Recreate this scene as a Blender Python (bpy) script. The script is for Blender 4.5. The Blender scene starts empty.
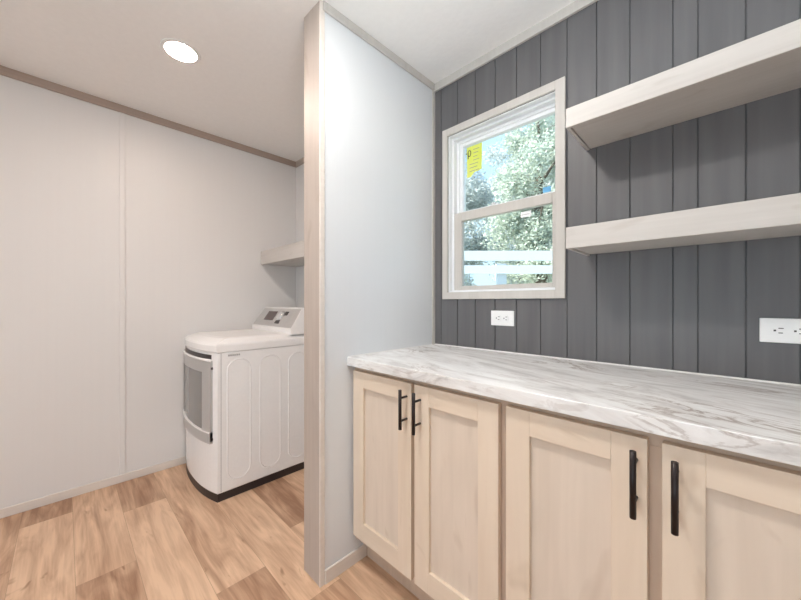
import bpy, bmesh, math, random
from mathutils import Vector, Matrix

random.seed(7)
SC = bpy.context.scene
COL = SC.collection

# ------------------------------------------------------------------ camera
F_PX = 329.83
cam_d = bpy.data.cameras.new('camera')
cam = bpy.data.objects.new('camera', cam_d)
COL.objects.link(cam)
cam.location = (0, 0, 1.16)
cam.rotation_euler = (math.radians(90), 0, 0.776)
cam_d.sensor_fit = 'HORIZONTAL'
cam_d.sensor_width = 36
cam_d.lens = F_PX / 801 * 36
cam_d.shift_y = 1.95 / 801
cam_d.clip_start = 0.02
SC.camera = cam

# ------------------------------------------------------------------ view / world / daylight
SC.view_settings.view_transform = 'Standard'
SC.view_settings.look = 'None'
SC.view_settings.gamma = 1
SC.view_settings.use_curve_mapping = False
SC.view_settings.exposure = 0.79

W = bpy.data.worlds.new('sky')
SC.world = W
W.use_nodes = True
wn = W.node_tree
wn.nodes.clear()
wo = wn.nodes.new('ShaderNodeOutputWorld')
wb = wn.nodes.new('ShaderNodeBackground')
wtc = wn.nodes.new('ShaderNodeTexCoord')
wsep = wn.nodes.new('ShaderNodeSeparateXYZ')
wramp = wn.nodes.new('ShaderNodeValToRGB')
wns = wn.nodes.new('ShaderNodeTexNoise')
wns.inputs['Scale'].default_value = 5
wmix = wn.nodes.new('ShaderNodeMix')
wmix.data_type = 'RGBA'
wramp.color_ramp.elements[0].position = 0.0
wramp.color_ramp.elements[0].color = (0.62, 0.82, 1.0, 1)
wramp.color_ramp.elements[1].position = 0.6
wramp.color_ramp.elements[1].color = (0.26, 0.54, 1.0, 1)
wn.links.new(wtc.outputs['Generated'], wsep.inputs[0])
wn.links.new(wsep.outputs['Z'], wramp.inputs[0])
wn.links.new(wtc.outputs['Generated'], wns.inputs['Vector'])
wn.links.new(wns.outputs['Fac'], wmix.inputs['Factor'])
wn.links.new(wramp.outputs[0], wmix.inputs['A'])
wmix.inputs['B'].default_value = (0.55, 0.78, 1, 1)
wn.links.new(wmix.outputs['Result'], wb.inputs['Color'])
wb.inputs['Strength'].default_value = 0.92
wn.links.new(wb.outputs[0], wo.inputs[0])

sun_d = bpy.data.lights.new('sun', 'SUN')
sun = bpy.data.objects.new('sun', sun_d)
COL.objects.link(sun)
sun_d.energy = 7.0
sun_d.angle = 0.02
sun_d.color = (1, 0.96, 0.9)
sun.rotation_euler = (math.radians(48), 0, math.radians(-35))   # high sun over the roof, lights the garden beyond the north window

def area(name, loc, rot, sx, sy, power, color):
    d = bpy.data.lights.new(name, 'AREA')
    o = bpy.data.objects.new(name, d)
    COL.objects.link(o)
    d.shape = 'RECTANGLE'; d.size = sx; d.size_y = sy; d.energy = power; d.color = color
    o.location = loc; o.rotation_euler = rot
    return o

LAMP_WARM = (1.0, 0.80, 0.68)
LAMP_NEUTRAL = (1.0, 0.935, 0.885)
LAMP_STRENGTH = 68.0
LAMP_STRENGTH_AISLE = 215.0
SOUTH_FILL_POWER = 13.5
# unseen area light added behind the camera to brighten the surfaces facing south
area('added_south_fill', (-0.45, -2.70, 0.95), (math.radians(99), 0, 0), 2.0, 1.6, SOUTH_FILL_POWER, (0.88, 0.94, 1.0))
# unseen upward area light added to brighten ceiling and partition, assumed bounced flash
CEILING_FILL_POWER = 8.5
area('assumed_ceiling_fill', (-0.12, 0.30, 1.72), (math.radians(180), 0, 0), 0.25, 0.25, CEILING_FILL_POWER, (0.84, 0.94, 1.0))
# sky light entering the small north window
area('portal_north', (-0.797, 1.66, 1.64), (math.radians(-90), 0, 0), 0.62, 0.9, 1.0, (1, 1, 1)).data.cycles.is_portal = True

# ------------------------------------------------------------------ materials
def newmat(name):
    m = bpy.data.materials.new(name)
    m.use_nodes = True
    nt = m.node_tree
    b = nt.nodes['Principled BSDF']
    return m, nt, b

def plain(name, col, rough=0.5, metal=0.0, spec=0.5, bump=0, bscale=60):
    m, nt, b = newmat(name)
    N, L = nt.nodes, nt.links
    tc = N.new('ShaderNodeTexCoord')
    ns = N.new('ShaderNodeTexNoise'); ns.inputs['Scale'].default_value = bscale
    ns.inputs['Detail'].default_value = 3
    L.new(tc.outputs['Object'], ns.inputs['Vector'])
    mx = N.new('ShaderNodeMix'); mx.data_type = 'RGBA'
    mx.inputs['A'].default_value = (*[c * 0.97 for c in col], 1)
    mx.inputs['B'].default_value = (*[min(1, c * 1.03) for c in col], 1)
    L.new(ns.outputs['Fac'], mx.inputs['Factor'])
    L.new(mx.outputs['Result'], b.inputs['Base Color'])
    b.inputs['Roughness'].default_value = rough
    b.inputs['Metallic'].default_value = metal
    b.inputs['Specular IOR Level'].default_value = spec
    if bump:
        bp = N.new('ShaderNodeBump'); bp.inputs['Strength'].default_value = bump
        bp.inputs['Distance'].default_value = 0.002
        L.new(ns.outputs['Fac'], bp.inputs['Height'])
        L.new(bp.outputs[0], b.inputs['Normal'])
    return m

def wood(name, light, dark, axis='Z', rough=0.45, fine=70, knots=True, blotch=0.5, spec=0.4):
    m, nt, b = newmat(name)
    N, L = nt.nodes, nt.links
    tc = N.new('ShaderNodeTexCoord')
    oi = N.new('ShaderNodeObjectInfo')
    add = N.new('ShaderNodeVectorMath'); add.operation = 'ADD'
    mul = N.new('ShaderNodeMath'); mul.operation = 'MULTIPLY'; mul.inputs[1].default_value = 37.0
    L.new(oi.outputs['Random'], mul.inputs[0])
    L.new(tc.outputs['Object'], add.inputs[0]); L.new(mul.outputs[0], add.inputs[1])
    def noise(sc, detail, dist=0.0):
        mp = N.new('ShaderNodeMapping'); mp.inputs['Scale'].default_value = sc
        L.new(add.outputs[0], mp.inputs['Vector'])
        n = N.new('ShaderNodeTexNoise'); n.inputs['Scale'].default_value = 1
        n.inputs['Detail'].default_value = detail; n.inputs['Distortion'].default_value = dist
        L.new(mp.outputs[0], n.inputs['Vector'])
        return n
    def sc(a, c):
        return (c, a, a) if axis == 'X' else (a, c, a) if axis == 'Y' else (a, a, c)
    g = noise(sc(fine, 2.2), 4, 0.4)
    w = noise(sc(9, 1.6), 3, 1.2)
    mixf = N.new('ShaderNodeMix'); mixf.inputs['Factor'].default_value = blotch
    L.new(g.outputs['Fac'], mixf.inputs['A']); L.new(w.outputs['Fac'], mixf.inputs['B'])
    rp = N.new('ShaderNodeValToRGB')
    rp.color_ramp.elements[0].position = 0.30; rp.color_ramp.elements[0].color = (*dark, 1)
    rp.color_ramp.elements[1].position = 0.62; rp.color_ramp.elements[1].color = (*light, 1)
    L.new(mixf.outputs['Result'], rp.inputs[0])
    out = rp.outputs[0]
    if knots:
        k = noise(sc(7, 3.0), 2, 2.0)
        kr = N.new('ShaderNodeValToRGB')
        kr.color_ramp.elements[0].position = 0.22; kr.color_ramp.elements[0].color = (0.72, 0.66, 0.6, 1)
        kr.color_ramp.elements[1].position = 0.36; kr.color_ramp.elements[1].color = (1, 1, 1, 1)
        L.new(k.outputs['Fac'], kr.inputs[0])
        mm = N.new('ShaderNodeMix'); mm.data_type = 'RGBA'; mm.blend_type = 'MULTIPLY'
        mm.inputs['Factor'].default_value = 0.5
        L.new(out, mm.inputs['A']); L.new(kr.outputs[0], mm.inputs['B'])
        out = mm.outputs['Result']
    L.new(out, b.inputs['Base Color'])
    b.inputs['Roughness'].default_value = rough
    b.inputs['Specular IOR Level'].default_value = spec
    return m

def floor_mat():
    m, nt, b = newmat('vinyl_plank')
    N, L = nt.nodes, nt.links
    tc = N.new('ShaderNodeTexCoord')
    at = N.new('ShaderNodeAttribute'); at.attribute_name = 'tone'
    of = N.new('ShaderNodeMath'); of.operation = 'MULTIPLY'; of.inputs[1].default_value = 53
    L.new(at.outputs['Fac'], of.inputs[0])
    add = N.new('ShaderNodeVectorMath'); add.operation = 'ADD'
    L.new(tc.outputs['Object'], add.inputs[0]); L.new(of.outputs[0], add.inputs[1])
    def noise(s, det, dist):
        mp = N.new('ShaderNodeMapping'); mp.inputs['Scale'].default_value = s
        L.new(add.outputs[0], mp.inputs['Vector'])
        n = N.new('ShaderNodeTexNoise'); n.inputs['Scale'].default_value = 1
        n.inputs['Detail'].default_value = det; n.inputs['Distortion'].default_value = dist
        L.new(mp.outputs[0], n.inputs['Vector']); return n
    base = N.new('ShaderNodeValToRGB')
    e = base.color_ramp.elements
    e[0].position = 0; e[0].color = (0.34, 0.185, 0.11, 1)
    e[1].position = 1; e[1].color = (0.80, 0.555, 0.375, 1)
    e2 = base.color_ramp.elements.new(0.5); e2.color = (0.58, 0.365, 0.235, 1)
    wv = noise((2.0, 13, 13), 4, 1.6)
    gr = noise((5, 120, 120), 3, 0.3)
    ad = N.new('ShaderNodeMath'); ad.operation = 'MULTIPLY_ADD'; ad.inputs[1].default_value = 1.7; ad.inputs[2].default_value = -0.86
    L.new(wv.outputs['Fac'], ad.inputs[0])
    ad2 = N.new('ShaderNodeMath'); ad2.operation = 'MULTIPLY_ADD'; ad2.inputs[1].default_value = 0.5; ad2.inputs[2].default_value = -0.25
    L.new(gr.outputs['Fac'], ad2.inputs[0])
    s1 = N.new('ShaderNodeMath'); L.new(at.outputs['Fac'], s1.inputs[0]); L.new(ad.outputs[0], s1.inputs[1])
    s2 = N.new('ShaderNodeMath'); s2.use_clamp = True; L.new(s1.outputs[0], s2.inputs[0]); L.new(ad2.outputs[0], s2.inputs[1])
    L.new(s2.outputs[0], base.inputs[0])
    kn = noise((6, 14, 14), 2, 1.0)
    kr = N.new('ShaderNodeValToRGB')
    kr.color_ramp.elements[0].position = 0.20; kr.color_ramp.elements[0].color = (0.45, 0.33, 0.25, 1)
    kr.color_ramp.elements[1].position = 0.31; kr.color_ramp.elements[1].color = (1, 1, 1, 1)
    L.new(kn.outputs['Fac'], kr.inputs[0])
    mm = N.new('ShaderNodeMix'); mm.data_type = 'RGBA'; mm.blend_type = 'MULTIPLY'; mm.inputs['Factor'].default_value = 0.9
    L.new(base.outputs[0], mm.inputs['A']); L.new(kr.outputs[0], mm.inputs['B'])
    L.new(mm.outputs['Result'], b.inputs['Base Color'])
    b.inputs['Roughness'].default_value = 0.42
    b.inputs['Specular IOR Level'].default_value = 0.35
    return m

def marble_mat():
    m, nt, b = newmat('marble_laminate')
    N, L = nt.nodes, nt.links
    tc = N.new('ShaderNodeTexCoord')
    rot = N.new('ShaderNodeMapping'); rot.inputs['Rotation'].default_value = (0, 0, math.radians(14))
    L.new(tc.outputs['Object'], rot.inputs['Vector'])
    def noise(s, det, dist, rough=0.6):
        mp = N.new('ShaderNodeMapping'); mp.inputs['Scale'].default_value = s
        L.new(rot.outputs[0], mp.inputs['Vector'])
        n = N.new('ShaderNodeTexNoise'); n.inputs['Scale'].default_value = 1
        n.inputs['Detail'].default_value = det; n.inputs['Distortion'].default_value = dist
        n.inputs['Roughness'].default_value = rough
        L.new(mp.outputs[0], n.inputs['Vector']); return n
    def ramp(src, pts):
        r = N.new('ShaderNodeValToRGB'); el = r.color_ramp.elements
        while len(el) < len(pts): el.new(0.5)
        for e, (p, c) in zip(el, pts): e.position = p; e.color = (*c, 1)
        L.new(src, r.inputs[0]); return r.outputs[0]
    cloud = noise((2.6, 9, 9), 7, 1.4)
    c1 = ramp(cloud.outputs['Fac'], [(0.30, (0.47, 0.445, 0.425)), (0.45, (0.73, 0.71, 0.69)), (0.62, (0.86, 0.85, 0.835))])
    v = noise((2.4, 9, 9), 8, 1.8)
    line = ramp(v.outputs['Fac'], [(0.475, (1, 1, 1)), (0.497, (0.52, 0.44, 0.39)), (0.503, (0.48, 0.41, 0.37)), (0.535, (1, 1, 1))])
    msk = noise((2.2, 4, 4), 2, 0.3)
    mk = ramp(msk.outputs['Fac'], [(0.45, (0, 0, 0)), (0.62, (1, 1, 1))])
    mm = N.new('ShaderNodeMix'); mm.data_type = 'RGBA'; mm.blend_type = 'MULTIPLY'
    L.new(mk, mm.inputs['Factor']); L.new(c1, mm.inputs['A']); L.new(line, mm.inputs['B'])
    v2 = noise((7, 34, 34), 5, 1.2)
    l2 = ramp(v2.outputs['Fac'], [(0.36, (0.80, 0.77, 0.75)), (0.47, (1, 1, 1))])
    m2 = N.new('ShaderNodeMix'); m2.data_type = 'RGBA'; m2.blend_type = 'MULTIPLY'; m2.inputs['Factor'].default_value = 0.7
    L.new(mm.outputs['Result'], m2.inputs['A']); L.new(l2, m2.inputs['B'])
    L.new(m2.outputs['Result'], b.inputs['Base Color'])
    b.inputs['Roughness'].default_value = 0.30
    b.inputs['Specular IOR Level'].default_value = 0.5
    return m

def shiplap_mat():
    m, nt, b = newmat('charcoal_shiplap_paint')
    N, L = nt.nodes, nt.links
    tc = N.new('ShaderNodeTexCoord')
    mp = N.new('ShaderNodeMapping'); mp.inputs['Scale'].default_value = (26, 26, 1.4)
    L.new(tc.outputs['Object'], mp.inputs['Vector'])
    n = N.new('ShaderNodeTexNoise'); n.inputs['Scale'].default_value = 1; n.inputs['Detail'].default_value = 5
    L.new(mp.outputs[0], n.inputs['Vector'])
    r = N.new('ShaderNodeValToRGB')
    r.color_ramp.elements[0].position = 0.3; r.color_ramp.elements[0].color = (0.114, 0.110, 0.113, 1)
    r.color_ramp.elements[1].position = 0.7; r.color_ramp.elements[1].color = (0.144, 0.139, 0.141, 1)
    L.new(n.outputs['Fac'], r.inputs[0]); L.new(r.outputs[0], b.inputs['Base Color'])
    b.inputs['Roughness'].default_value = 0.45
    b.inputs['Specular IOR Level'].default_value = 0.5
    return m

def panel_mat(name, col):
    m, nt, b = newmat(name)
    N, L = nt.nodes, nt.links
    tc = N.new('ShaderNodeTexCoord')
    mp = N.new('ShaderNodeMapping'); mp.inputs['Scale'].default_value = (60, 60, 0.8)
    L.new(tc.outputs['Object'], mp.inputs['Vector'])
    n = N.new('ShaderNodeTexNoise'); n.inputs['Scale'].default_value = 1; n.inputs['Detail'].default_value = 3
    L.new(mp.outputs[0], n.inputs['Vector'])
    mx = N.new('ShaderNodeMix'); mx.data_type = 'RGBA'
    mx.inputs['A'].default_value = (*[c * 0.975 for c in col], 1); mx.inputs['B'].default_value = (*col, 1)
    L.new(n.outputs['Fac'], mx.inputs['Factor']); L.new(mx.outputs['Result'], b.inputs['Base Color'])
    b.inputs['Roughness'].default_value = 0.42
    b.inputs['Specular IOR Level'].default_value = 0.4
    return m

def ceiling_mat():
    m = plain('stippled_ceiling', (0.90, 0.875, 0.85), 0.85, bump=0.35, bscale=42)
    return m

def glass_mat(name, tint=(0.97, 1, 0.99)):
    m = bpy.data.materials.new(name); m.use_nodes = True
    nt = m.node_tree; nt.nodes.clear()
    N, L = nt.nodes, nt.links
    o = N.new('ShaderNodeOutputMaterial'); t = N.new('ShaderNodeBsdfTransparent'); g = N.new('ShaderNodeBsdfGlossy')
    t.inputs['Color'].default_value = (*tint, 1); g.inputs['Roughness'].default_value = 0.02
    fr = N.new('ShaderNodeFresnel'); fr.inputs['IOR'].default_value = 1.3
    mx = N.new('ShaderNodeMixShader')
    L.new(fr.outputs[0], mx.inputs[0]); L.new(t.outputs[0], mx.inputs[1]); L.new(g.outputs[0], mx.inputs[2])
    L.new(mx.outputs[0], o.inputs[0])
    return m

def emit_mat(name, col, strength):
    m = bpy.data.materials.new(name); m.use_nodes = True
    nt = m.node_tree; nt.nodes.clear()
    o = nt.nodes.new('ShaderNodeOutputMaterial'); e = nt.nodes.new('ShaderNodeEmission')
    e.inputs['Color'].default_value = (*col, 1); e.inputs['Strength'].default_value = strength
    nt.links.new(e.outputs[0], o.inputs[0])
    return m

def leaf_mat(name, a, b_):
    m, nt, b = newmat(name)
    N, L = nt.nodes, nt.links
    at = N.new('ShaderNodeTexCoord')
    n = N.new('ShaderNodeTexNoise'); n.inputs['Scale'].default_value = 6; n.inputs['Detail'].default_value = 4
    L.new(at.outputs['Object'], n.inputs['Vector'])
    r = N.new('ShaderNodeValToRGB')
    r.color_ramp.elements[0].position = 0.38; r.color_ramp.elements[0].color = (*a, 1)
    r.color_ramp.elements[1].position = 0.62; r.color_ramp.elements[1].color = (*b_, 1)
    L.new(n.outputs['Fac'], r.inputs[0]); L.new(r.outputs[0], b.inputs['Base Color'])
    b.inputs['Roughness'].default_value = 0.6
    tr = N.new('ShaderNodeBsdfTranslucent'); L.new(r.outputs[0], tr.inputs['Color'])
    mx = N.new('ShaderNodeMixShader'); mx.inputs[0].default_value = 0.35
    L.new(b.outputs[0], mx.inputs[1]); L.new(tr.outputs[0], mx.inputs[2])
    L.new(mx.outputs[0], N['Material Output'].inputs[0])
    return m

M = dict(
    wall=panel_mat('cream_wall_panel', (0.79, 0.765, 0.745)),
    wall_cool=panel_mat('white_wall_panel', (0.755, 0.77, 0.785)),
    ceil=ceiling_mat(),
    trimwood=wood('ceiling_trim_wood', (0.52, 0.45, 0.39), (0.43, 0.36, 0.31), 'X', knots=False),
    trimwood_y=wood('ceiling_trim_wood_long', (0.46, 0.36, 0.30), (0.39, 0.30, 0.25), 'Y', knots=False),
    base=wood('baseboard_wood', (0.78, 0.71, 0.645), (0.71, 0.64, 0.575), 'Y', knots=False),
    post=wood('pale_trim_board', (0.51, 0.435, 0.38), (0.44, 0.37, 0.32), 'Z', fine=60),
    casing=wood('window_casing_wood', (0.60, 0.565, 0.525), (0.54, 0.505, 0.465), 'Z', knots=False),
    shelf=wood('pale_shelf_wood', (0.61, 0.575, 0.54), (0.54, 0.505, 0.47), 'X', fine=80),
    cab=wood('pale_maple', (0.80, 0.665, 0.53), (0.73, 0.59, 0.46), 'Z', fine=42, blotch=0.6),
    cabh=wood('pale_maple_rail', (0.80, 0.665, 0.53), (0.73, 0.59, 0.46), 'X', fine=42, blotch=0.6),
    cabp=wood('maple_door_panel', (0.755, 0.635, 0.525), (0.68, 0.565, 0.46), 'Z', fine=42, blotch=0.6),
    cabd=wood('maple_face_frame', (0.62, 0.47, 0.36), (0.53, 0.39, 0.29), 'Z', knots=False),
    floor=floor_mat(),
    gap=plain('plank_seam', (0.44, 0.30, 0.20), 0.8),
    marble=marble_mat(),
    caulk=plain('white_caulk', (0.86, 0.85, 0.83), 0.4),
    ship=shiplap_mat(),
    groove=plain('groove_shadow_gap', (0.035, 0.035, 0.037), 0.9),
    vinyl=plain('white_vinyl', (0.88, 0.89, 0.90), 0.35),
    glass=glass_mat('clear_glass'),
    black=plain('matte_black_metal', (0.022, 0.014, 0.013), 0.38, 0.4),
    white=plain('white_enamel', (0.92, 0.90, 0.885), 0.22),
    silver=plain('silver_plastic', (0.50, 0.48, 0.465), 0.32, 0.2),
    silver_d=plain('smoked_door_window', (0.26, 0.25, 0.24), 0.16, 0.2),
    dark=plain('dark_plastic', (0.03, 0.022, 0.022), 0.4),
    disp=plain('display_panel', (0.10, 0.065, 0.06), 0.2),
    knob=plain('chrome_knob', (0.8, 0.8, 0.8), 0.2, 0.8),
    grey=plain('grey_print', (0.35, 0.33, 0.32), 0.5),
    outlet=plain('outlet_white', (0.86, 0.85, 0.84), 0.3),
    slot=plain('outlet_slot', (0.06, 0.05, 0.05), 0.6),
    yellow=leaf_mat('yellow_paper', (0.86, 0.90, 0.16), (0.90, 0.93, 0.26)),
    ink=plain('black_ink', (0.05, 0.05, 0.04), 0.7),
    paper=plain('white_paper', (0.9, 0.9, 0.9), 0.7),
    blue=plain('blue_film', (0.15, 0.45, 0.75), 0.5),
    lamp=emit_mat('lamp_glow_warm', LAMP_WARM, LAMP_STRENGTH),
    lampn=emit_mat('lamp_glow_fill', LAMP_NEUTRAL, LAMP_STRENGTH),
    lampa=emit_mat('lamp_glow_aisle_assumed', LAMP_NEUTRAL, LAMP_STRENGTH_AISLE),
    lamptrim=plain('lamp_trim_white', (0.85, 0.83, 0.81), 0.4),
    bark=wood('tree_bark', (0.20, 0.16, 0.13), (0.10, 0.08, 0.06), 'Z', rough=0.9),
    leafa=leaf_mat('leaf_pale_green', (0.47, 0.52, 0.44), (0.72, 0.76, 0.67)),
    leafb=leaf_mat('leaf_grey_green', (0.46, 0.50, 0.48), (0.68, 0.71, 0.70)),
    fence=plain('white_fence_paint', (0.82, 0.83, 0.84), 0.5),
    grass=plain('lawn_ground', (0.38, 0.38, 0.28), 0.95, bscale=4),
)

# ------------------------------------------------------------------ mesh helpers
class MB:
    """collects shapes in world coordinates and links them as one mesh object"""
    def __init__(s):
        s.bm = bmesh.new()
        s.mats = []
    def mi(s, m):
        if m not in s.mats: s.mats.append(m)
        return s.mats.index(m)
    def box(s, x0, x1, y0, y1, z0, z1, m, bev=0.0, seg=1):
        t = bmesh.new()
        v = [t.verts.new((x, y, z)) for x in (x0, x1) for y in (y0, y1) for z in (z0, z1)]
        for f in ((0, 1, 3, 2), (4, 6, 7, 5), (0, 4, 5, 1), (2, 3, 7, 6), (0, 2, 6, 4), (1, 5, 7, 3)):
            t.faces.new([v[i] for i in f])
        if bev: bmesh.ops.bevel(t, geom=t.edges[:], offset=bev, segments=seg, affect='EDGES', profile=0.5)
        s.merge(t, m); return s
    def merge(s, t, m):
        bmesh.ops.recalc_face_normals(t, faces=t.faces[:])
        k = s.mi(m)
        mp = {v: s.bm.verts.new(v.co) for v in t.verts}
        for f in t.faces:
            try:
                nf = s.bm.faces.new([mp[v] for v in f.verts]); nf.material_index = k; nf.smooth = f.smooth
            except ValueError: pass
        t.free()
    def rings(s, rings, m, close=True, smooth=False):
        """skin a list of equal-length point loops, capping both ends"""
        t = bmesh.new()
        R = [[t.verts.new(p) for p in r] for r in rings]
        n = len(R[0])
        for a, b in zip(R, R[1:]):
            for i in range(n):
                f = t.faces.new((a[i], a[(i + 1) % n], b[(i + 1) % n], b[i])); f.smooth = smooth
        if close:
            t.faces.new(R[0]); t.faces.new(R[-1])
        s.merge(t, m); return s
    def tube(s, pts, r, m, n=10, smooth=True):
        R = []
        pts = [Vector(p) for p in pts]
        for i, p in enumerate(pts):
            d = (pts[min(i + 1, len(pts) - 1)] - pts[max(i - 1, 0)]).normalized()
            u = d.cross(Vector((0, 0, 1)))
            if u.length < 1e-3: u = d.cross(Vector((1, 0, 0)))
            u.normalize(); w = d.cross(u)
            rr = r[i] if isinstance(r, (list, tuple)) else r
            R.append([p + (u * math.cos(q) + w * math.sin(q)) * rr for q in [2 * math.pi * k / n for k in range(n)]])
        return s.rings(R, m, smooth=smooth)
    def loop_tube(s, pts, r, m, n=6):
        pts = [Vector(p) for p in pts]; R = []
        k = len(pts); nrm = (pts[1] - pts[0]).cross(pts[k // 3] - pts[0]).normalized()
        t = bmesh.new()
        for i, p in enumerate(pts):
            d = (pts[(i + 1) % k] - pts[i - 1]).normalized(); u = d.cross(nrm)
            R.append([t.verts.new(p + (u * math.cos(q) + nrm * math.sin(q)) * r) for q in [2 * math.pi * j / n for j in range(n)]])
        for i in range(k):
            a, b = R[i], R[(i + 1) % k]
            for j in range(n):
                f = t.faces.new((a[j], a[(j + 1) % n], b[(j + 1) % n], b[j])); f.smooth = True
        s.merge(t, m); return s
    def build(s, name, parent=None, origin=None):
        """parent: an object whose world location is in parent['_w']"""
        me = bpy.data.meshes.new(name)
        if parent is not None: base = WORLD[parent.name]
        elif origin is not None: base = Vector(origin)
        else: base = Vector((0, 0, 0))
        if base.length: bmesh.ops.translate(s.bm, verts=s.bm.verts[:], vec=-base)
        s.bm.to_mesh(me); s.bm.free()
        for m in s.mats: me.materials.append(m)
        o = bpy.data.objects.new(name, me)
        COL.objects.link(o)
        if parent is not None: o.parent = parent
        else: o.location = base
        WORLD[o.name] = base
        return o

WORLD = {}
def empty(name, loc):
    o = bpy.data.objects.new(name, None)
    o.empty_display_size = 0.1
    COL.objects.link(o); o.location = loc; WORLD[o.name] = Vector(loc)
    return o
def tag(o, label=None, cat=None, group=None, kind=None):
    if label: o['label'] = label
    if cat: o['category'] = cat
    if group: o['group'] = group
    if kind: o['kind'] = kind
    return o
def struct(o): o['kind'] = 'structure'; return o
def thing(name, loc, label, cat, group=None): return tag(empty(name, loc), label, cat, group)

# ------------------------------------------------------------------ room numbers (metres)
XL, XP, XPW, XE = -2.772, -1.175, -1.299, 1.0     # left wall, partition right/left face, east wall
YN, YS, YP = 1.474, -2.6, 0.727                   # window wall, wall behind the camera, partition's near end
ZL, ZP = 2.4255, 2.388                            # ceiling height at the left wall / over the partition
HEAD_X0, HEAD_X1, WZ0, WZ1 = -1.079, -0.480, 1.212, 2.065   # opening of the north window

# floor: planks run along x, 0.195 m wide; the gaps show the seam colour underneath
def build_floor():
    b = MB()
    b.box(XL - 0.15, XE + 0.15, YS - 0.15, YN + 0.15, -0.12, -0.0012, M['gap'])
    known = {0: [(-2.57, .26, .78)], 1: [(-1.885, .70, .30)], 2: [(-2.36, .36, .86)], 3: [(-1.437, .66, .30)],
             4: [(-1.15, .80, .45)], 5: [(-1.59, .28, .75)], -1: [(-2.2, .55, .62)], -2: [(-1.7, .4, .8)]}
    tones = []
    y = 0.032 - 0.195 - 0.195 * 16
    r = -16
    while y < YN:
        y0, y1 = max(y, YS), min(y + 0.195, YN)
        if y1 > YS:
            if r in known:
                j, ta, tb = known[r][0]
                seq = [(j - 1.6, ta), (j, tb)]
                x = j + 1.22
            else:
                x = XL - random.uniform(0.1, 1.1); seq = []
            while x < XE:
                seq.append((x, random.uniform(0.28, 0.85))); x += 1.22
            ends = [q[0] for q in seq[1:]] + [seq[-1][0] + 1.22]
            for (xa, tn), xb in zip(seq, ends):
                xa, xb = max(xa, XL), min(xb, XE)
                if xb - xa < 0.01: continue
                t = bmesh.new(); g = 0.0007
                t.faces.new([t.verts.new(p) for p in ((xa + g, y0 + g, 0), (xb - g, y0 + g, 0), (xb - g, y1 - g, 0), (xa + g, y1 - g, 0))])
                n0 = len(b.bm.faces); b.merge(t, M['floor']); tones.append((n0, tn))
        y += 0.195; r += 1
    o = b.build('floor')
    at = o.data.attributes.new('tone', 'FLOAT', 'FACE')
    for i, tn in tones: at.data[i].value = tn
    for i, tn in tones:
        p = o.data.polygons[i]
        if p.normal.z < 0: p.flip()
    return struct(o)
build_floor()

# ceiling: shallow rise from the partition to the left wall
def ceil_z(x): return ZP if x >= XP else ZP + (x - XP) / (XL - XP) * (ZL - ZP)
b = MB()
xs = [XL - 0.15, XP, XE + 0.15]
b.rings([[(x, YS - 0.15, ceil_z(x)), (x, YN + 0.15, ceil_z(x)), (x, YN + 0.15, 2.6), (x, YS - 0.15, 2.6)] for x in xs], M['ceil'])
struct(b.build('ceiling'))

# walls
b = MB(); b.box(XL - 0.12, XL, YS - 0.12, YN + 0.12, 0, 2.5, M['wall']); struct(b.build('wall_west'))
b = MB()
sx0, sx1, sz0, sz1 = -1.50, 0.60, 0.12, 2.05
b.box(XL, sx0, YS - 0.12, YS, 0, 2.5, M['wall']); b.box(sx1, XE, YS - 0.12, YS, 0, 2.5, M['wall'])
b.box(sx0, sx1, YS - 0.12, YS, 0, sz0, M['wall']); b.box(sx0, sx1, YS - 0.12, YS, sz1, 2.5, M['wall'])
struct(b.build('wall_south'))
b = MB(); b.box(XE, XE + 0.12, YS - 0.12, YN + 0.12, 0, 2.5, M['wall_cool']); struct(b.build('wall_east'))
b = MB(); b.box(XPW, XP, YP + 0.012, YN, 0, 2.45, M['wall_cool']); struct(b.build('wall_partition'))
b = MB(); b.box(XL, XPW, YN, YN + 0.12, 0, 2.5, M['wall']); struct(b.build('wall_laundry'))

# north wall: charcoal vertical boards with narrow grooves around the window opening
b = MB()
gro = [-1.129, -1.019, -0.910, -0.799, -0.690, -0.579, -0.469, -0.360, -0.250, -0.126, -0.062, 0.048, 0.156]
x = 0.156
for w in (0.11, 0.064, 0.11, 0.124, 0.11, 0.11, 0.11, 0.11): x += w; gro.append(x)
edges = [XP] + [g for g in gro if g < XE - 0.02] + [XE]
gw = 0.0016
def wall_piece(x0, x1, z0, z1):
    b.box(x0, x1, YN + 0.006, YN + 0.12, z0, z1, M['ship'])
for x0, x1, z0, z1 in ((XP - 0.12, HEAD_X0, 0, 2.5), (HEAD_X1, XE, 0, 2.5), (HEAD_X0, HEAD_X1, 0, WZ0), (HEAD_X0, HEAD_X1, WZ1, 2.5)):
    wall_piece(x0, x1, z0, z1)
def board(xa, xb, z0, z1):
    t = bmesh.new(); c = 0.0010
    pr = [(xa, YN + 0.006), (xa, YN + c), (xa + c, YN), (xb - c, YN), (xb, YN + c), (xb, YN + 0.006)]
    lo = [t.verts.new((p[0], p[1], z0)) for p in pr]; hi = [t.verts.new((p[0], p[1], z1)) for p in pr]
    for i in range(6): t.faces.new((lo[i], lo[(i + 1) % 6], hi[(i + 1) % 6], hi[i]))
    t.faces.new(lo); t.faces.new(hi)
    b.merge(t, M['ship'])
for xa, xb in zip(edges, edges[1:]):
    xa += gw; xb -= gw
    if xb <= HEAD_X0 or xa >= HEAD_X1:
        board(xa, xb, 0, 2.45)
    else:
        for z0, z1 in ((0, WZ0), (WZ1, 2.45)):
            board(max(xa, HEAD_X0 - 0.2), min(xb, HEAD_X1 + 0.2), z0, z1)
        if xa < HEAD_X0: board(xa, HEAD_X0, WZ0, WZ1)
        if xb > HEAD_X1: board(HEAD_X1, xb, WZ0, WZ1)
struct(b.build('wall_north'))

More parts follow.
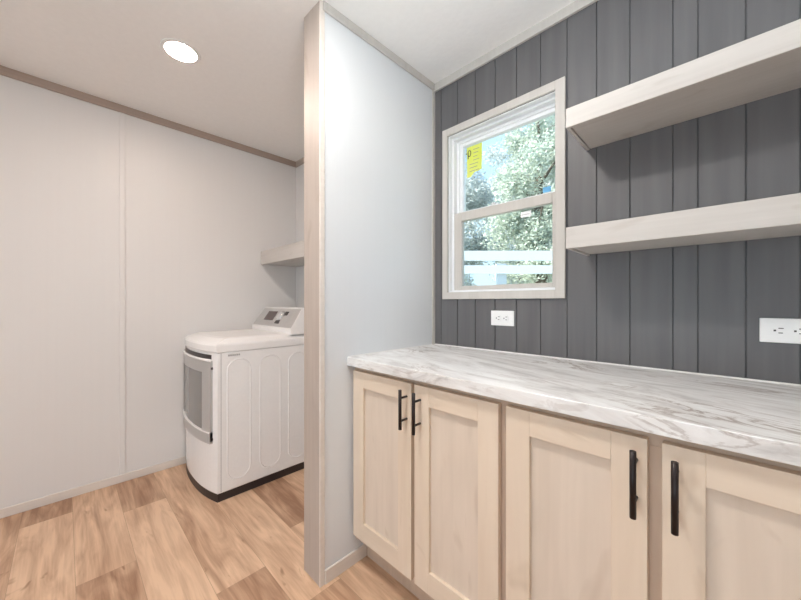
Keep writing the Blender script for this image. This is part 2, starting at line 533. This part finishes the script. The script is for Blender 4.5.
# trims
def trim(n, *boxes):
    b = MB()
    for x0, x1, y0, y1, z0, z1, m, bev in boxes: b.box(x0, x1, y0, y1, z0, z1, M[m], bev)
    return struct(b.build('trim_%d' % n))
b = MB(); b.box(XL, XL + 0.012, YS, YN, 2.378, ZL + 0.01, M['trimwood_y'], 0.002); struct(b.build('trim_1'))
trim(2, (XL + 0.012, XPW, YN - 0.012, YN, 2.376, 2.44, 'trimwood', 0.002))
trim(3, (XP, XE, YN - 0.014, YN, ZP - 0.042, ZP + 0.01, 'casing', 0.002))
trim(4, (XP, XP + 0.012, YP + 0.012, YN - 0.014, ZP - 0.034, ZP + 0.01, 'casing', 0.002))
# board that caps the near end of the partition, with its corner bead
trim(5, (XPW, XP + 0.001, YP, YP + 0.012, 0, ZP + 0.012, 'post', 0.001), (XP - 0.001, XP + 0.006, YP - 0.002, YP + 0.022, 0, ZP + 0.01, 'base', 0.002))
trim(6, (XP, XP + 0.007, YN - 0.026, YN - 0.0005, 0.92, ZP - 0.034, 'casing', 0.002))
trim(7, (XL, XL + 0.006, 0.247, 0.275, 0.05, 2.378, 'wall', 0.001), (XL, XL + 0.004, -0.973, -0.945, 0.05, 2.378, 'wall', 0.001))
trim(8, (XL + 0.0, XL + 0.03, YN - 0.004, YN, 0.05, 2.376, 'wall', 0.001), (XL + 0.19, XL + 0.21, YN - 0.005, YN, 0.05, 2.376, 'wall', 0.001))
b = MB(); b.box(XL, XL + 0.010, YS, YN, 0, 0.050, M['base'], 0.002); struct(b.build('baseboard_west'))
b = MB(); b.box(XL + 0.010, XPW, YN - 0.010, YN, 0, 0.050, M['base'], 0.002); struct(b.build('baseboard_laundry'))
b = MB(); b.box(XP, XP + 0.010, YP + 0.022, 0.968, 0, 0.058, M['base'], 0.002); struct(b.build('baseboard_partition'))
b = MB(); b.box(XL + 0.01, XE, YS, YS + 0.010, 0, 0.055, M['base'], 0.002); struct(b.build('baseboard_south'))
b = MB(); b.box(XE - 0.010, XE, YS + 0.01, 0.86, 0, 0.058, M['base'], 0.002); struct(b.build('baseboard_east'))

# ------------------------------------------------------------------ north window: single hung
win = struct(empty('window_1', (-0.797, YN, WZ0)))
b = MB()
cx0, cx1, cz0, cz1 = -1.112, -0.474, 1.175, 2.103
cxi = -0.514
for q in ((cx0, HEAD_X0, cz0, cz1), (cxi, cx1, cz0, cz1), (HEAD_X0, cxi, cz0, WZ0), (HEAD_X0, cxi, WZ1, cz1)):
    b.box(q[0], q[1], YN - 0.012, YN - 0.0002, q[2], q[3], M['casing'], 0.0015)
b.build('window_casing', win)
b = MB()   # jamb liner: stepped white vinyl frame set in the opening
for (d0, d1, inset) in ((0.000, 0.030, 0.006), (0.030, 0.060, 0.016), (0.060, 0.11, 0.030)):
    b.box(HEAD_X0, HEAD_X0 + inset, YN + d0, YN + d1, WZ0, WZ1, M['vinyl'], 0.0015)
    b.box(HEAD_X1 - inset, HEAD_X1, YN + d0, YN + d1, WZ0, WZ1, M['vinyl'], 0.0015)
    b.box(HEAD_X0 + inset, HEAD_X1 - inset, YN + d0, YN + d1, WZ1 - inset, WZ1, M['vinyl'], 0.0015)
    b.box(HEAD_X0 + inset, HEAD_X1 - inset, YN + d0, YN + d1, WZ0, WZ0 + min(inset, 0.012), M['vinyl'], 0.0015)
b.build('window_frame', win)
def sash(name, x0, x1, y0, y1, z0, z1, st, top, bot, mat):
    b = MB()
    b.box(x0, x0 + st, y0, y1, z0, z1, mat, 0.002); b.box(x1 - st, x1, y0, y1, z0, z1, mat, 0.002)
    b.box(x0 + st, x1 - st, y0, y1, z1 - top, z1, mat, 0.002); b.box(x0 + st, x1 - st, y0, y1, z0, z0 + bot, mat, 0.002)
    s = b.build(name, win)
    p = MB(); ym = (y0 + y1) / 2
    p.box(x0 + st - 0.003, x1 - st + 0.003, ym - 0.002, ym + 0.002, z0 + bot - 0.003, z1 - top + 0.003, M['glass'])
    p.build('pane', s)
    return s
sash('upper_sash', HEAD_X0 + 0.028, HEAD_X1 - 0.028, YN + 0.068, YN + 0.098, 1.625, WZ1 - 0.028, 0.020, 0.020, 0.034, M['vinyl'])
low = sash('lower_sash', HEAD_X0 + 0.014, HEAD_X1 - 0.014, YN + 0.034, YN + 0.064, WZ0 + 0.012, 1.645, 0.048, 0.046, 0.022, M['casing'])
b = MB(); b.box(-0.855, -0.800, YN + 0.036, YN + 0.062, 1.643, 1.652, M['vinyl'], 0.003); b.box(-0.838, -0.815, YN + 0.030, YN + 0.050, 1.652, 1.660, M['vinyl'], 0.003)
b.build('sash_lock', low)

# stickers on the panes
yp = YN + 0.081 - 0.0008
b = MB()
t = bmesh.new()
pts = [(-1.012, 2.008), (-0.918, 2.008), (-0.920, 1.868), (-0.966, 1.862), (-0.988, 1.842), (-1.010, 1.842)]
v0 = [t.verts.new((x, yp, z)) for x, z in pts]; v1 = [t.verts.new((x, yp - 0.0006, z)) for x, z in pts]
t.faces.new(v0); t.faces.new(v1)
for i in range(6): t.faces.new((v0[i], v0[(i + 1) % 6], v1[(i + 1) % 6], v1[i]))
b.merge(t, M['yellow'])
ring = [(-0.996 + 0.009 * math.cos(q), yp - 0.0008, 1.972 + 0.016 * math.sin(q)) for q in [2 * math.pi * k / 16 for k in range(16)]]
b.loop_tube(ring, 0.0026, M['ink'])
b.box(-1.006, -1.001, yp - 0.0012, yp - 0.0004, 1.944, 1.985, M['ink'])
for k in range(7):
    z = 1.985 - k * 0.019
    x0 = -0.972 if k < 4 else -0.995
    b.box(x0, -0.935 - 0.006 * (k % 3), yp - 0.0011, yp - 0.0004, z, z + 0.0028, M['grey'])
tag(b.build('window_sticker', origin=(-0.965, yp, 1.93)), 'yellow paper label with black print in upper left of the window', 'sticker', 'stickers on the window panes')
yq = YN + 0.047 - 0.0008
b = MB(); b.box(-0.690, -0.640, yq - 0.0006, yq, 1.560, 1.586, M['paper']); b.box(-0.684, -0.648, yq - 0.0009, yq - 0.0005, 1.571, 1.573, M['grey'])
tag(b.build('window_sticker', origin=(-0.665, yq, 1.573)), 'small white label near the top of the lower window pane', 'sticker', 'stickers on the window panes')
b = MB(); b.box(-0.600, -0.564, yp - 0.0006, yp, 1.665, 1.690, M['blue'])
tag(b.build('window_sticker', origin=(-0.58, yp, 1.68)), 'small blue tab in the lower right corner of the upper pane', 'sticker', 'stickers on the window panes')

# wide unseen window added behind the camera to carry the south fill light
w2 = struct(empty('window_2_added', (-0.45, YS, sz0)))
b = MB()
for q in ((sx0 - 0.06, sx0, sz0 - 0.06, sz1 + 0.06), (sx1, sx1 + 0.06, sz0 - 0.06, sz1 + 0.06), (sx0, sx1, sz0 - 0.06, sz0), (sx0, sx1, sz1, sz1 + 0.06)):
    b.box(q[0], q[1], YS - 0.001, YS + 0.012, q[2], q[3], M['casing'], 0.002)
b.build('window_casing', w2)
b = MB()
for q in ((sx0, sx0 + 0.04, sz0, sz1), (sx1 - 0.04, sx1, sz0, sz1), (-0.47, -0.43, sz0 + 0.04, sz1 - 0.04), (sx0 + 0.04, sx1 - 0.04, sz0, sz0 + 0.04), (sx0 + 0.04, sx1 - 0.04, sz1 - 0.04, sz1)):
    b.box(q[0], q[1], YS - 0.06, YS - 0.03, q[2], q[3], M['vinyl'], 0.002)
s2 = b.build('window_frame', w2)
for x0, x1 in ((sx0 + 0.04, -0.47), (-0.43, sx1 - 0.04)):
    b = MB(); b.box(x0, x1, YS - 0.047, YS - 0.043, sz0 + 0.04, sz1 - 0.04, M['glass']); b.build('pane', s2)

# ------------------------------------------------------------------ base cabinets
def cyl(b, p0, p1, r, m, n=12): b.tube([p0, p1], r, m, n)
DF = 0.885     # door front
def shaker_door(cab, x0, x1, z0, z1, hx, hz0, hz1):
    st = 0.068
    b = MB()
    b.box(x0, x0 + st, DF, DF + 0.020, z0, z1, M['cab'], 0.0009); b.box(x1 - st, x1, DF, DF + 0.020, z0, z1, M['cab'], 0.0009)
    b.box(x0 + st, x1 - st, DF, DF + 0.020, z1 - st, z1, M['cabh'], 0.0009); b.box(x0 + st, x1 - st, DF, DF + 0.020, z0, z0 + 0.076, M['cabh'], 0.0009)
    d = b.build('door', cab)
    p = MB(); p.box(x0 + st - 0.002, x1 - st + 0.002, DF + 0.012, DF + 0.018, z0 + 0.074, z1 - st + 0.002, M['cabp']); p.build('panel', d)
    h = MB(); yb = DF - 0.036
    cyl(h, (hx, yb, hz0), (hx, yb, hz1), 0.0062, M['black'], 14)
    for z in (hz0 + 0.030, hz1 - 0.030): cyl(h, (hx, yb, z), (hx, DF + 0.001, z), 0.0042, M['black'], 10)
    tag(h.build('handle', d), 'matte black bar handle')
def base_cabinet(x0, x1, doors, label):
    c = thing('base_cabinet', ((x0 + x1) / 2, 1.19, 0), label, 'cabinet', 'base cabinets under the countertop')
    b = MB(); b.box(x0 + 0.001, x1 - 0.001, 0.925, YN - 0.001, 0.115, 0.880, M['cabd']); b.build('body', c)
    f = MB()
    xs = sorted([d[0] for d in doors] + [d[1] for d in doors])
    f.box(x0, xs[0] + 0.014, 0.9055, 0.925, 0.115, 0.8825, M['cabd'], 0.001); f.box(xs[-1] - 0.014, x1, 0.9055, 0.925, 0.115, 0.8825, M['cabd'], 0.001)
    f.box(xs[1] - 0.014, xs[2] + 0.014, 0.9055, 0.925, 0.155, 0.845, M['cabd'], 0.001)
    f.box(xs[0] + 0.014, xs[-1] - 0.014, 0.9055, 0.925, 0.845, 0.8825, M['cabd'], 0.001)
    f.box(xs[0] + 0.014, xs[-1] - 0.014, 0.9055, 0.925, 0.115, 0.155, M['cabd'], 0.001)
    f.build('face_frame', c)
    k = MB(); k.box(x0, x1, 0.970, 0.986, 0.0, 0.115, M['cabd']); k.build('toe_kick', c)
    for d in doors: shaker_door(c, *d)
    return c
DZ0, DZ1 = 0.143, 0.862
base_cabinet(XP + 0.002, -0.458, [(-1.158, -0.815, DZ0, DZ1, -0.836, 0.699, 0.842), (-0.799, -0.470, DZ0, DZ1, -0.770, 0.699, 0.842)],
             'pale maple base cabinet against the white partition, two narrow doors with central black handles')
base_cabinet(-0.458, 0.262, [(-0.446, -0.119, DZ0, DZ1, -0.139, 0.699, 0.842), (-0.094, 0.250, DZ0, DZ1, -0.070, 0.699, 0.842)],
             'pale maple base cabinet under the left end of the shelves, two wide doors')
base_cabinet(0.262, XE - 0.002, [(0.274, 0.622, DZ0, DZ1, 0.600, 0.699, 0.842), (0.640, XE - 0.016, DZ0, DZ1, 0.662, 0.699, 0.842)],
             'pale maple base cabinet beside the east wall, farthest from the partition')

# countertop
ct = thing('countertop', ((XP + XE) / 2, 1.17, 0.883), 'grey-veined white marble-look countertop running along the charcoal wall', 'countertop')
b = MB(); b.box(XP + 0.0005, XE - 0.0005, 0.864, YN - 0.0005, 0.883, 0.920, M['marble'], 0.0015, 1); b.build('slab', ct)
b = MB()
b.box(XP + 0.005, XE - 0.001, YN - 0.006, YN - 0.0003, 0.9195, 0.9245, M['caulk'], 0.001)
b.box(XP + 0.0003, XP + 0.005, 0.868, YN - 0.006, 0.9195, 0.9235, M['caulk'], 0.001)
b.build('caulk_line', ct)

# ------------------------------------------------------------------ wall shelves
def shelf(x0, x1, y0, y1, z0, z1, label, endcap=True):
    s = thing('wall_shelf', ((x0 + x1) / 2, y1, z0), label, 'shelf', 'floating shelves on the charcoal wall' if endcap else None)
    b = MB()
    b.box(x0 + (0.014 if endcap else 0), x1, y0 + 0.014, y1 - 0.0005, z0 + 0.004, z1, M['shelf'], 0.001)
    b.build('board', s)
    b = MB(); b.box(x0, x1, y0, y0 + 0.014, z0, z1, M['shelf'], 0.0015); b.build('front_fascia', s)
    if endcap:
        b = MB(); b.box(x0, x0 + 0.012, y0 + 0.014, y1 - 0.0005, z0, z1, M['shelf'], 0.001); b.build('end_cap', s)
shelf(-0.396, XE - 0.001, 1.228, YN, 1.768, 1.835, 'upper of two thick pale wood floating shelves on the charcoal wall')
shelf(-0.396, XE - 0.001, 1.228, YN, 1.346, 1.420, 'lower of two thick pale wood floating shelves on the charcoal wall')
shelf(XL + 0.001, XPW - 0.001, 1.152, YN, 1.472, 1.583, 'pale wood shelf above the white dryer in the laundry alcove', False)

# ------------------------------------------------------------------ outlets
def outlet(x0, x1, z0, z1, label):
    cx, cz = (x0 + x1) / 2, (z0 + z1) / 2
    o = thing('wall_outlet', (cx, YN, cz), label, 'electrical outlet', 'outlets on the charcoal wall')
    b = MB(); b.box(x0, x1, YN - 0.006, YN - 0.0003, z0, z1, M['outlet'], 0.0022, 2); b.build('cover_plate', o)
    for sx in (-0.0195, 0.0195):
        x = cx + sx
        R = []
        for yy in (YN - 0.005, YN - 0.0078):
            R.append([(x + 0.0165 * max(-0.82, min(0.82, math.cos(q))), yy, cz + 0.0165 * math.sin(q)) for q in [2 * math.pi * k / 24 for k in range(24)]])
        b = MB(); b.rings(R, M['outlet']); r = b.build('receptacle', o)
        for (ax, bx, az, bz) in ((-0.002, 0.008, 0.0055, 0.0080), (-0.002, 0.0065, -0.0080, -0.0055), (-0.0115, -0.0065, -0.0025, 0.0025)):
            s = MB(); s.box(x + ax, x + bx, YN - 0.0082, YN - 0.0070, cz + az, cz + bz, M['slot']); s.build('slot', r)
    b = MB(); cyl(b, (cx, YN - 0.0052, cz), (cx, YN - 0.0072, cz), 0.003, M['outlet']); b.build('screw', o)
outlet(-0.818, -0.700, 1.046, 1.118, 'white double outlet plate on charcoal boards below the window')
outlet(0.076, 0.194, 1.040, 1.112, 'white double outlet plate on charcoal boards below the shelves at far right')

# ------------------------------------------------------------------ dryer
DX0, DX1, DYF, DYB = -2.761, -2.086, 0.618, 1.385
dxc, dhw = (DX0 + DX1) / 2, (DX1 - DX0) / 2
def fy(x, bow=0.048): return DYF - bow * (1 - min(1, abs((x - dxc) / dhw)) ** 2.4)
NSEG = 24
def plan(ins_side, ins_front, ins_back, z):
    x0, x1 = DX0 + ins_side, DX1 - ins_side
    front = []
    for k in range(NSEG + 1):
        u = -1 + 2 * k / NSEG
        front.append((dxc + u * (dhw - ins_side), fy(dxc + u * dhw) + ins_front, z))
    return front + [(x1, DYB - ins_back, z), (x0, DYB - ins_back, z)]
dr = thing('clothes_dryer', (dxc, 1.0, 0), 'white front-loading clothes dryer with silver door and dark base under the shelf', 'dryer')
b = MB()
b.rings([plan(0.004, 0.002, 0, 0.047), plan(0, 0, 0, 0.053), plan(0, 0, 0, 0.860), plan(0.003, 0.003, 0, 0.864)], M['white'])
# three pressed oval outlines on the right side panel
for cy_ in (0.738, 0.930, 1.120):
    pts = []
    r, zt, zb = 0.066, 0.752, 0.165
    for k in range(17): q = math.pi * k / 16; pts.append((DX1, cy_ + r * math.cos(q), zt + r * math.sin(q)))
    for k in range(17): q = math.pi + math.pi * k / 16; pts.append((DX1, cy_ + r * math.cos(q), zb + r * math.sin(q)))
    b.loop_tube(pts, 0.0034, M['white'])
b.box(DX1 - 0.001, DX1 + 0.0008, 0.636, 0.6385, 0.055, 0.860, M['grey'])
b.build('cabinet_body', dr)
b = MB(); b.rings([plan(0.003, 0.002, 0.01, 0.0), plan(0.003, 0.002, 0.01, 0.046)], M['dark']); tag(b.build('base_plinth', dr), 'dark plinth')
b = MB()
b.rings([plan(-0.002, -0.004, 0, 0.866), plan(-0.004, -0.007, 0, 0.872), plan(-0.004, -0.007, 0, 0.905), plan(0.000, -0.001, 0.0, 0.916),
         plan(0.050, 0.060, 0.01, 0.940), plan(0.075, 0.095, 0.02, 0.944)], M['white'])
b.build('top_lid', dr)
# console
b = MB()
prof = [(1.075, 0.938, 0.004), (1.073, 0.972, 0.006), (1.170, 1.112, 0.028), (1.182, 1.120, 0.032), (1.215, 1.118, 0.034), (1.383, 1.02, 0.02), (1.383, 0.938, 0.004)]
b.rings([[(DX0 + i, y, z) for y, z, i in prof], [(DX1 - i, y, z) for y, z, i in prof]], M['white'])
b.build('control_console', dr)
con = [o for o in dr.children if o.name.startswith('control_console')][0]
# everything on the sloped face: (u along x, v up the slope 0..1)
P0, P1 = Vector((0, 1.073, 0.972)), Vector((0, 1.170, 1.112))
SL = (P1 - P0); SN = Vector((0, -SL.z, SL.y)).normalized()
def slope_plate(name, x0, x1, v0, v1, h, m, top_in=0.0, parent=con):
    t = bmesh.new()
    def pt(x, v, k): return Vector((x, 0, 0)) + P0 + SL * v + SN * k
    lo = [pt(x0, v0, 0.0002), pt(x1, v0, 0.0002), pt(x1 - top_in, v1, 0.0002), pt(x0 + top_in, v1, 0.0002)]
    hi = [pt(x0, v0, h), pt(x1, v0, h), pt(x1 - top_in, v1, h), pt(x0 + top_in, v1, h)]
    a = [t.verts.new(p) for p in lo]; c = [t.verts.new(p) for p in hi]
    t.faces.new(a); t.faces.new(c)
    for i in range(4): t.faces.new((a[i], a[(i + 1) % 4], c[(i + 1) % 4], c[i]))
    bb = MB(); bb.merge(t, m); return bb.build(name, parent)
slope_plate('panel', DX0 + 0.022, DX1 - 0.018, 0.06, 0.97, 0.003, M['silver'], 0.018)
slope_plate('inner_panel', DX0 + 0.130, DX1 - 0.110, 0.26, 0.86, 0.0045, M['silver'], 0.006)
slope_plate('display', DX0 + 0.165, DX0 + 0.325, 0.33, 0.80, 0.006, M['disp'], 0.004)
b = MB()
kc = Vector((DX0 + 0.425, 0, 0)) + P0 + SL * 0.56
R = []
ux = Vector((1, 0, 0)); uv = SL.normalized()
for k, r in ((0.004, 0.040), (0.016, 0.038), (0.024, 0.030)):
    R.append([kc + SN * k + (ux * math.cos(q) + uv * math.sin(q)) * r for q in [2 * math.pi * j / 24 for j in range(24)]])
b.rings(R, M['knob'])
b.build('dial', con)
slope_plate('button', DX0 + 0.455, DX0 + 0.500, 0.62, 0.80, 0.008, M['dark'])
slope_plate('button', DX0 + 0.385, DX0 + 0.445, 0.20, 0.34, 0.008, M['dark'])
# maker's badge on the side panel, too small to read
b = MB(); b.box(DX1, DX1 + 0.0008, 0.672, 0.748, 0.836, 0.852, M['outlet'])
for k in range(6): b.box(DX1 + 0.0006, DX1 + 0.0011, 0.676 + k * 0.0115, 0.684 + k * 0.0115, 0.839, 0.849, M['grey'])
b.build('badge', dr)
# door: silver frame following the bowed front, smoked window, dark grip recess
def bow_slab(b, x0, x1, z0, z1, off0, off1, m, n=10, zcurve=0.0):
    R = []
    for k in range(n + 1):
        x = x0 + (x1 - x0) * k / n
        y = fy(x)
        R.append([(x, y - off0, z0), (x, y - off1, z0), (x, y - off1, z1), (x, y - off0, z1)])
    b.rings(R, m); return b
dx0, dx1 = -2.735, -2.128
b = MB()
bow_slab(b, dx0, dx0 + 0.055, 0.345, 0.815, -0.002, 0.014, M['silver'], 2)
bow_slab(b, dx1 - 0.085, dx1, 0.345, 0.815, -0.002, 0.014, M['silver'], 3)
bow_slab(b, dx0 + 0.055, dx1 - 0.085, 0.745, 0.812, -0.002, 0.014, M['silver'], 10)
bow_slab(b, dx0, dx1, 0.335, 0.395, -0.002, 0.016, M['silver'], 14)
bow_slab(b, dx0, dx1, 0.395, 0.401, -0.002, 0.019, M['white'], 14)
# rolled grip edge at the top of the door
b.tube([(x, fy(x) - 0.010, 0.818) for x in [dx0 + (dx1 - dx0) * k / 14 for k in range(15)]], 0.0085, M['white'], 8)
door = b.build('door', dr)
b = MB(); bow_slab(b, dx0 + 0.050, dx1 - 0.080, 0.390, 0.750, 0.000, 0.006, M['silver_d'], 12); tag(b.build('door_window', door), 'smoked grey door window')
b = MB(); bow_slab(b, dx0 + 0.01, dx1 - 0.01, 0.822, 0.850, -0.001, 0.004, M['dark'], 12); tag(b.build('grip_recess', door), 'dark grip recess')
for z in (0.352, 0.765):
    b = MB(); b.box(dx1 - 0.002, dx1 + 0.005, fy(dx1) - 0.009, fy(dx1) + 0.002, z, z + 0.014, M['dark'], 0.002); b.build('hinge', door)

# ------------------------------------------------------------------ recessed ceiling lamps
def recessed(x, y, label, mat, group=None):
    z = ceil_z(x)
    o = thing('recessed_light', (x, y, z), label, 'ceiling light', 'recessed ceiling lights')
    b = MB()
    R = []
    for r, dz in ((0.066, -0.0005), (0.085, -0.0005), (0.083, -0.004), (0.068, -0.006)):
        R.append([(x + r * math.cos(q), y + r * math.sin(q), z + dz) for q in [2 * math.pi * k / 40 for k in range(40)]])
    R.append(R[0])
    b.rings(R, M['lamptrim'], close=False); b.build('trim_ring', o)
    b = MB()
    b.rings([[(x + r * math.cos(q), y + r * math.sin(q), z + dz) for q in [2 * math.pi * k / 40 for k in range(40)]] for r, dz in ((0.068, -0.001), (0.067, -0.005))], mat)
    tag(b.build('diffuser', o), 'glowing white diffuser')
recessed(-1.926, 0.406, 'round glowing recessed light in the laundry ceiling', M['lamp'])
recessed(-0.760, 0.250, 'round recessed light assumed over the counter aisle, nearest the window', M['lampa'])  # unseen lamp, assumed from the direction of the shelf shadows
recessed(-1.980, -1.500, 'round recessed light added for bounce at the back of the room near the west wall', M['lamp'])  # unseen lamp added behind the view for bounce light
recessed(-0.300, -1.700, 'round recessed light added for bounce at the back of the room near the east wall', M['lampn'])  # second unseen lamp added at the rear as fill

# ------------------------------------------------------------------ outdoors
b = MB(); b.box(-40, 40, 1.75, 60, -0.95, -0.75, M['grass']); struct(b.build('ground'))
# white rail fence across the garden
f0, f1 = Vector((-4.6, 2.2, 0)), Vector((0.2, 6.9, 0))
fd = (f1 - f0).normalized(); fn = Vector((-fd.y, fd.x, 0))
fe = thing('white_fence', tuple((f0 + f1) / 2 + Vector((0, 0, -0.75))), 'white timber rail fence in the garden outside the window', 'fence')
def fbar(a, c, z0, z1, th):
    R = []
    for p in (a, c):
        R.append([p + fn * s * th + Vector((0, 0, z)) for s, z in ((-0.5, z0), (0.5, z0), (0.5, z1), (-0.5, z1))])
    return MB().rings(R, M['fence'])
fbar(f0, f1, 1.76, 1.90, 0.04).build('rail', fe)
fbar(f0, f1, 1.57, 1.69, 0.04).build('rail', fe)
fbar(f0, f1, 0.55, 0.68, 0.04).build('rail', fe)
L_ = (f1 - f0).length
k = 0.37
while k < L_:
    p = f0 + fd * k
    fbar(p - fd * 0.07 + fn * 0.07, p + fd * 0.07 + fn * 0.07, -0.75, 1.72, 0.09).build('post', fe)
    k += 0.95
# trees
def tree(x, y, h, r, zc, n, leaf, mat, label, seed):
    rd = random.Random(seed)
    t = thing('garden_tree', (x, y, -0.75), label, 'tree', 'garden trees beyond the fence')
    b = MB()
    b.tube([(x, y, -0.75), (x + 0.05, y, zc * 0.5), (x - 0.04, y + 0.05, zc), (x, y, h * 0.92)], [0.16, 0.13, 0.10, 0.03], M['bark'], 10)
    for k in range(9):
        q = k * 2.4 + rd.random(); z = zc - (h - zc) * 0.5 + k * (h - zc) * 0.12
        b.tube([(x, y, z), (x + math.cos(q) * r * 0.3, y + math.sin(q) * r * 0.3, z + 0.3), (x + math.cos(q) * r * 0.62, y + math.sin(q) * r * 0.62, z + 0.5)], [0.045, 0.025, 0.008], M['bark'], 6)
    b.build('trunk', t)
    clumps = []
    for k in range(60):
        while True:
            v = Vector((rd.uniform(-1, 1), rd.uniform(-1, 1), rd.uniform(-1, 1)))
            if v.length < 1: break
        clumps.append((Vector((x + v.x * r * 0.68, y + v.y * r * 0.68, zc + v.z * (h - zc) * 0.8)), rd.uniform(0.22, 0.36) * r))
    vs, fs = [], []
    base = Vector((x, y, -0.75))
    for k in range(n):
        c, cr = clumps[rd.randrange(len(clumps))]
        d = Vector((rd.gauss(0, 1), rd.gauss(0, 1), rd.gauss(0, 1))).normalized() * cr * rd.random() ** 0.6
        p = c + d - base
        a = Vector((rd.gauss(0, 1), rd.gauss(0, 1), rd.gauss(0, 0.7))).normalized()
        w = a.cross(Vector((rd.gauss(0, 1), rd.gauss(0, 1), rd.gauss(0, 1)))).normalized()
        s = leaf * rd.uniform(0.6, 1.3); i = len(vs)
        vs += [tuple(p - a * s), tuple(p + w * s * 0.45), tuple(p + a * s), tuple(p - w * s * 0.45)]
        fs.append((i, i + 1, i + 2, i + 3))
    me = bpy.data.meshes.new('foliage'); me.from_pydata(vs, [], fs); me.materials.append(mat)
    o = bpy.data.objects.new('foliage', me); COL.objects.link(o); o.parent = t
tree(-2.9, 7.3, 6.4, 1.35, 3.4, 40000, 0.042, M['leafa'], 'leafy pale green tree behind the white fence, at the right of the window view', 3)
tree(-5.7, 7.9, 7.0, 1.5, 3.7, 44000, 0.042, M['leafb'], 'grey green tree at the left of the window view', 4)
tree(-3.9, 11.4, 8.6, 2.0, 4.9, 30000, 0.06, M['leafb'], 'tall grey green tree straight behind the pale green one', 5)
tree(-9.8, 12.2, 8.6, 2.0, 4.6, 14000, 0.07, M['leafa'], 'tall tree at the far left beyond the grey green tree', 6)
tree(-7.4, 16.0, 12.4, 2.4, 6.4, 30000, 0.075, M['leafb'], 'tallest tree, farthest from the window', 7)
tree(-4.4, 5.6, 2.6, 0.9, 1.0, 16000, 0.036, M['leafa'], 'low leafy bush just behind the white fence', 8)
tree(0.4, 9.6, 7.0, 1.8, 3.6, 14000, 0.065, M['leafb'], 'broad tree straight north of the counter, right of all the others', 9)
